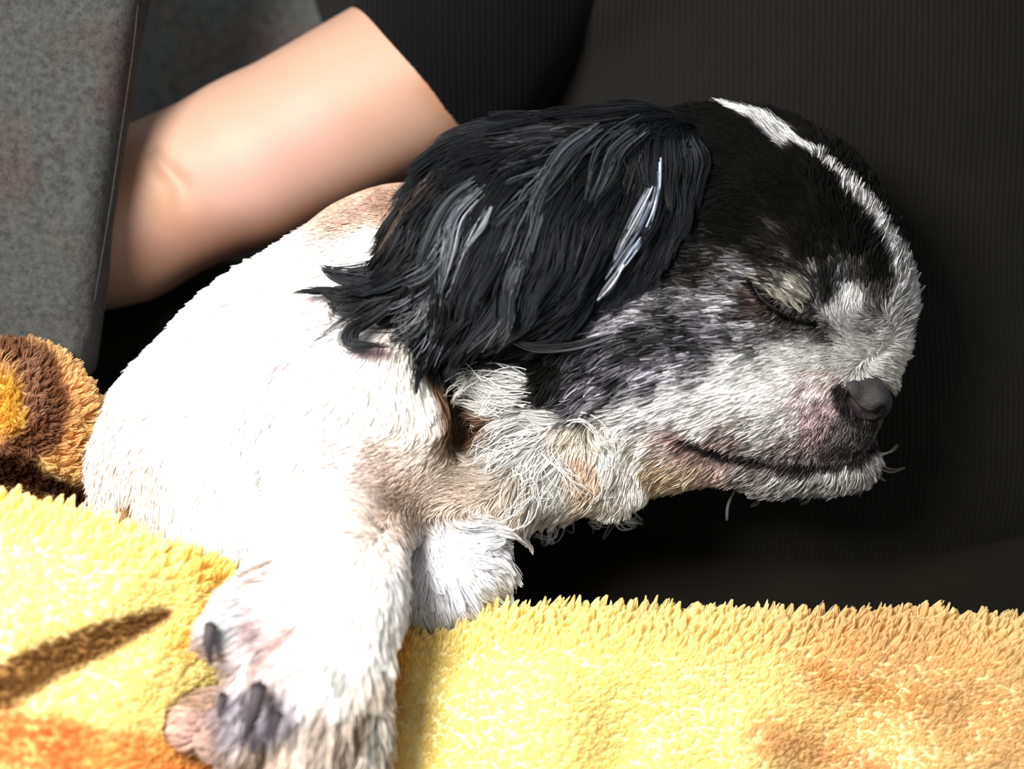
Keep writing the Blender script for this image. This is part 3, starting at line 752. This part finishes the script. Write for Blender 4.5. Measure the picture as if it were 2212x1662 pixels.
for pts, w, rgb_, p in (([(1040, 420), (985, 520), (955, 640)], 26, (120, 122, 128), .35), ([(1250, 290), (1190, 380), (1130, 470)], 26, (80, 82, 88), .4),
                        ([(1420, 330), (1300, 330)], 24, (60, 60, 62), .3), ([(1140, 600), (1110, 660)], 22, (95, 97, 98), .3), ([(930, 620), (830, 690)], 26, (70, 72, 74), .4), ([(1380, 260), (1180, 300)], 22, (50, 50, 52), .4),
                        ([(950, 370), (890, 450)], 16, (90, 70, 58), .25)):
    d, _ = dist_poly(qm, pts); m = (d < w) & (rng.random(NE) < p); base[m] = np.array(rgb_)*rng.uniform(.6, 1.1, (m.sum(), 1))  # lighter strands in streaks, partly the ear's sheen put into colour
make_hair('ear_hair', earh, lin(base), rng.uniform(0.8, 1.5, NE), M_EAR, ear, tip=0.3)

# ---- hand-laid locks of the ear: white streaks, partly painted sheen, and the curled tips
def lock(pts, n, spread, rgb_, rad=1.8, conv=0.3, var=0.35, Yoff=0, front=34, wav=2.0, r0=0.18, r1=0.8):
    """pts in picture px; the lock lies a little in front of the ear/body surface"""
    k = 14; c = spline(np.array(pts, float), k)
    out = np.empty((n, k, 3)); tt = np.linspace(0, 1, k)
    ox = rng.normal(0, spread, n); oy = rng.normal(0, 2.2, n); o2 = rng.normal(0, wav, n); fo = rng.uniform(0, 18, n)
    wprof = np.sin(np.pi*np.clip(tt*0.85+0.15, 0, 1))*(1-conv)+conv
    tang = np.gradient(c, axis=0); tang /= np.linalg.norm(tang, axis=1, keepdims=True); nor = np.stack([-tang[:, 1], tang[:, 0]], -1)
    st = rng.uniform(0, r0, n); en = rng.uniform(r1, 1.0, n); rad *= 0.62
    Ys = None
    for j in range(n):
        t = (st[j]+(en[j]-st[j])*tt)*(k-1); i = np.minimum(t.astype(int), k-2); f = (t-i)[:, None]
        p = c[i]*(1-f)+c[i+1]*f; m = nor[i]
        p = p+m*(ox[j]*wprof)[:, None]+m*(np.sin(tt*4+oy[j])*o2[j])[:, None]
        if Ys is None:      # front surface along the lock
            Y = np.full(k, -560.0)
            for it in range(110):
                PP = np.stack([at(*c[a_], Y[a_]) for a_ in range(k)]); dd = UF.d(PP); Y = np.where(dd > front, Y+np.clip(dd-front, 1, 8), Y)
                Y = np.minimum(Y, 60)
            Ys = np.convolve(np.pad(Y, 2, mode='edge'), [.1, .2, .4, .2, .1], 'valid')
        yy = np.interp(t, np.arange(k), Ys)-fo[j]+Yoff
        out[j] = np.stack([at(p[a_][0], p[a_][1], yy[a_]) for a_ in range(k)])
    col = np.clip(np.array(rgb_, float)*np.exp(rng.normal(0, var, (n, 1))), 3, 250)
    return out, col, rng.uniform(.7, 1.2, n)*rad
FRONT = 46
LK = [
 lock([(1425, 340), (1420, 420), (1392, 500), (1350, 560), (1318, 625)], 9, 3, (138, 150, 175), 1.4, .3, r0=.3),
 lock([(1424, 370), (1408, 440), (1376, 510), (1340, 560), (1305, 610)], 9, 4, (120, 128, 146), 1.3, .4, r0=.4),
 lock([(1420, 400), (1412, 450), (1398, 500), (1372, 545), (1330, 600)], 7, 3, (128, 136, 156), 1.3, .4, r0=.4),
 lock([(1405, 430), (1370, 490), (1325, 560)], 6, 5, (84, 88, 96), 1.2, .3, r0=.5),
 lock([(1410, 400), (1375, 470), (1340, 540), (1325, 570)], 12, 9, (110, 116, 126), 1.3, .3),
 lock([(1345, 570), (1315, 620), (1290, 650)], 14, 4, (110, 114, 120), 1.4, .3),
 lock([(1045, 410), (990, 470), (972, 540), (958, 600), (945, 650)], 26, 15, (80, 83, 89), 1.4, .35),
 lock([(1060, 440), (1030, 490), (990, 550)], 10, 10, (90, 92, 98), 1.4, .3),
 lock([(1040, 385), (975, 440), (930, 520), (900, 600)], 20, 16, (48, 50, 54), 1.5, .4),
 lock([(1300, 270), (1230, 320), (1180, 390), (1140, 460)], 30, 18, (48, 50, 56), 1.6, .4),
 lock([(1400, 262), (1320, 320), (1290, 390), (1270, 440)], 20, 16, (40, 42, 46), 1.5, .4),
 lock([(1130, 560), (1110, 620), (1100, 660)], 12, 13, (54, 58, 60), 1.5, .4),
 lock([(880, 520), (830, 575), (770, 590), (720, 585), (688, 574)], 34, 9, (16, 16, 17), 2.4, .15),
 lock([(900, 560), (840, 610), (780, 612), (720, 598), (690, 576)], 26, 8, (16, 16, 17), 2.4, .15),
 lock([(860, 600), (790, 640), (735, 650), (700, 635), (680, 620)], 22, 7, (18, 17, 17), 2.0, .15),
 lock([(880, 610), (790, 625), (730, 650), (712, 680), (716, 705)], 12, 6, (20, 20, 21), 1.7, .2),
 lock([(890, 620), (810, 650), (750, 690), (700, 725), (672, 745)], 12, 6, (26, 26, 27), 1.5, .2),
 lock([(870, 640), (800, 690), (755, 715), (752, 745), (800, 748), (850, 750)], 34, 7, (22, 22, 23), 2.0, .4),
 lock([(860, 650), (790, 700), (765, 725), (780, 748), (830, 742)], 20, 6, (26, 26, 28), 1.8, .4),
 lock([(900, 650), (870, 690), (880, 722), (915, 730)], 18, 6, (60, 60, 58), 1.6, .4),
 lock([(945, 600), (935, 680), (940, 730), (920, 790), (900, 830)], 40, 8, (15, 15, 16), 2.2, .12),
 lock([(1010, 690), (960, 735), (925, 770), (890, 785)], 40, 9, (15, 15, 16), 2.2, .12),
 lock([(960, 640), (950, 700), (935, 760), (925, 775)], 30, 9, (17, 17, 18), 2.0, .2),
 lock([(905, 590), (880, 650), (868, 670)], 26, 9, (17, 17, 18), 2.0, .2),
 lock([(900, 500), (860, 590), (800, 660), (730, 670), (700, 640)], 26, 10, (18, 18, 19), 2.0, .2),
 lock([(880, 470), (840, 560), (800, 600), (740, 605)], 30, 10, (17, 17, 18), 2.0, .2),
 lock([(1330, 720), (1240, 745), (1160, 750), (1110, 735)], 20, 7, (40, 40, 42), 1.5, .4),
]
H = np.concatenate([a[0] for a in LK]); HC = np.concatenate([a[1] for a in LK]); HR = np.concatenate([a[2] for a in LK])
make_hair('hair_locks', H, lin(HC), HR, M_EAR, ear, tip=0.25)

# ---- long white wisps under the throat, lashes, whiskers
def wisps(name, table, n_each, mat, col, rad, parent, spread=10, wav=5, r0=.3, r1=.6):
    L = [lock(p, n_each, spread, col, rad, .5, .15, Yoff=-4, front=14, wav=wav, r0=r0, r1=r1) for p in table]
    return make_hair(name, np.concatenate([a[0] for a in L]), lin(np.concatenate([a[1] for a in L])), np.concatenate([a[2] for a in L]), mat, parent, tip=0.2)
TH = [
 [(1160, 830), (1080, 815), (1010, 818), (965, 835)], [(1150, 850), (1060, 850), (1000, 840), (955, 865)], [(1150, 880), (1070, 880), (1010, 890)], [(1140, 900), (1060, 930), (1010, 985)],
 [(1180, 920), (1100, 950), (1050, 990), (1010, 1010)], [(1160, 940), (1080, 990), (1040, 1030)], [(1190, 960), (1130, 1010), (1110, 1060)], [(1200, 990), (1170, 1050), (1150, 1100)],
 [(1230, 1020), (1190, 1090), (1175, 1140)], [(1290, 1060), (1240, 1110), (1200, 1140)], [(1330, 1080), (1290, 1120), (1270, 1130)], [(1200, 1060), (1185, 1150), (1170, 1180)],
 [(1150, 1060), (1100, 1110), (1060, 1130)], [(1215, 930), (1190, 980), (1230, 1040), (1290, 1070)], [(1210, 915), (1260, 905), (1310, 950), (1330, 1010)], [(1320, 1090), (1350, 1120), (1390, 1130)],
]
wisps('throat_wisps', TH, 15, M_FUR, (228, 228, 226), 1.4, dog, 14, 10, .65, .7)
wisps('chin_whiskers', [[(1590, 1055), (1575, 1090), (1572, 1125)], [(1335, 1120), (1315, 1140), (1300, 1170)], [(1650, 1060), (1635, 1085), (1620, 1098)], [(1900, 985), (1925, 975), (1945, 960)], [(1890, 1000), (1925, 1015), (1960, 1010)], [(1880, 1005), (1900, 1030), (1915, 1040)], [(1760, 1065), (1745, 1085), (1725, 1092)], [(1215, 1110), (1195, 1135), (1178, 1155)]],
      2, M_FUR, (170, 170, 165), 1.5, dog, 2, 2, .05, .9)
wisps('eyelashes', [[(1655, 618), (1672, 634), (1684, 644)], [(1672, 626), (1690, 645), (1702, 654)], [(1690, 636), (1706, 656), (1718, 665)], [(1708, 648), (1726, 668), (1735, 678)]],
      6, M_FUR, (140, 136, 124), 1.3, dog, 6, 1)
wisps('brow_hair', [[(1590, 560), (1660, 552), (1720, 575), (1750, 600)], [(1610, 575), (1680, 568), (1730, 592)], [(1772, 560), (1776, 600), (1772, 650)]], 12, M_FUR, (18, 18, 18), 1.6, dog, 5)

# ---- closed eyelid
lidp = [at(*p) for p in spline([(1622, 606, -262), (1648, 648, -274), (1700, 682, -272), (1768, 702, -258)], 20)]
def onto(pts, f, off):
    out = []
    for p in pts:
        q = proj(np.array(p)[None])[0]; Y = -560.0
        for it in range(200):
            dd = f.d(at(q[0], q[1], Y)[None])[0]
            if dd < off or Y > 60: break
            Y += max(1.0, min(8.0, dd-off))
        out.append(at(q[0], q[1], Y))
    return np.array(out)
M_DARK = mat_col('dark_rim', 0.4, 0.5)
def solid_mat(name, c, rough, spec=0.5):
    t = NT(name); p = t.n('ShaderNodeBsdfPrincipled', {'Base Color': (*c, 1), 'Roughness': rough, 'Specular IOR Level': spec})
    t.t.links.new(p.outputs[0], t.out.inputs[0]); return t.m
M_RIM = solid_mat('eyelid_rim', (0.012, 0.010, 0.010), 0.5, 0.3)
M_CLAWM = solid_mat('claw_horn_dark', (0.05, 0.043, 0.048), 0.6, 0.2)
mk_tube('eyelid', onto(lidp, DF, 4), np.interp(np.linspace(0, 1, 20), [0, .3, .8, 1], [1, 3.5, 3.5, 1]), M_RIM, dog, 8)

# ---- nose leather
def nose_form(P):
    d = ell(P, (1858, 858, -158), (68, 74, 53), rot=25)
    d = smin(d, ell(P, (1884, 864, -200), (30, 40, 24)), 14)
    return smin(d, ell(P, (1832, 842, -202), (34, 38, 28), rot=30), 14)
NOS = []
for px_, py_ in spline([(1824, 846), (1834, 874), (1858, 894), (1884, 899), (1902, 886)], 14):
    Y = -400.0
    while Y < 0 and nose_form(at(px_, py_, Y)[None])[0] > 0: Y += 1.5
    NOS.append((px_, py_, min(Y, -170)))
NRS = np.interp(np.linspace(0, 1, 14), [0, .3, .7, 1], [8, 14, 16, 10])
def nose_sdf(P):
    return smax(nose_form(P)+0.8*noise(P, 7, 83), -poly(P, NOS, NRS), 5)
def nose_col(V):
    q = proj(V); c = np.tile(np.array([50., 49, 50]), (len(V), 1))
    c = stroke(c, q, [(1822, 848), (1836, 875), (1862, 898), (1892, 904), (1906, 886)], 10, (5, 5, 5), .5)
    return lin(c)*(1+0.2*noise(V, 7, 81)[:, None])
sdf_obj('nose', nose_sdf, (610, -310, -160), (880, 10, 90), 3.2, M_NOSE, dog, nose_col)

# ---- claws
for pts, r in (([(456, 1350, -560), (450, 1390, -570), (455, 1440, -560)], 12), ([(560, 1480, -600), (548, 1540, -612), (526, 1604, -600)], 15), ([(482, 1500, -545), (476, 1540, -552), (480, 1572, -548)], 8), ([(604, 1540, -606), (594, 1570, -606), (576, 1598, -600)], 7)):
    p = [at(*a) for a in spline(pts, 10)]
    mk_tube('claw', p, np.interp(np.linspace(0, 1, 10), [0, .5, 1], [r, r*.8, r*.25]), M_CLAWM, dog, 10)
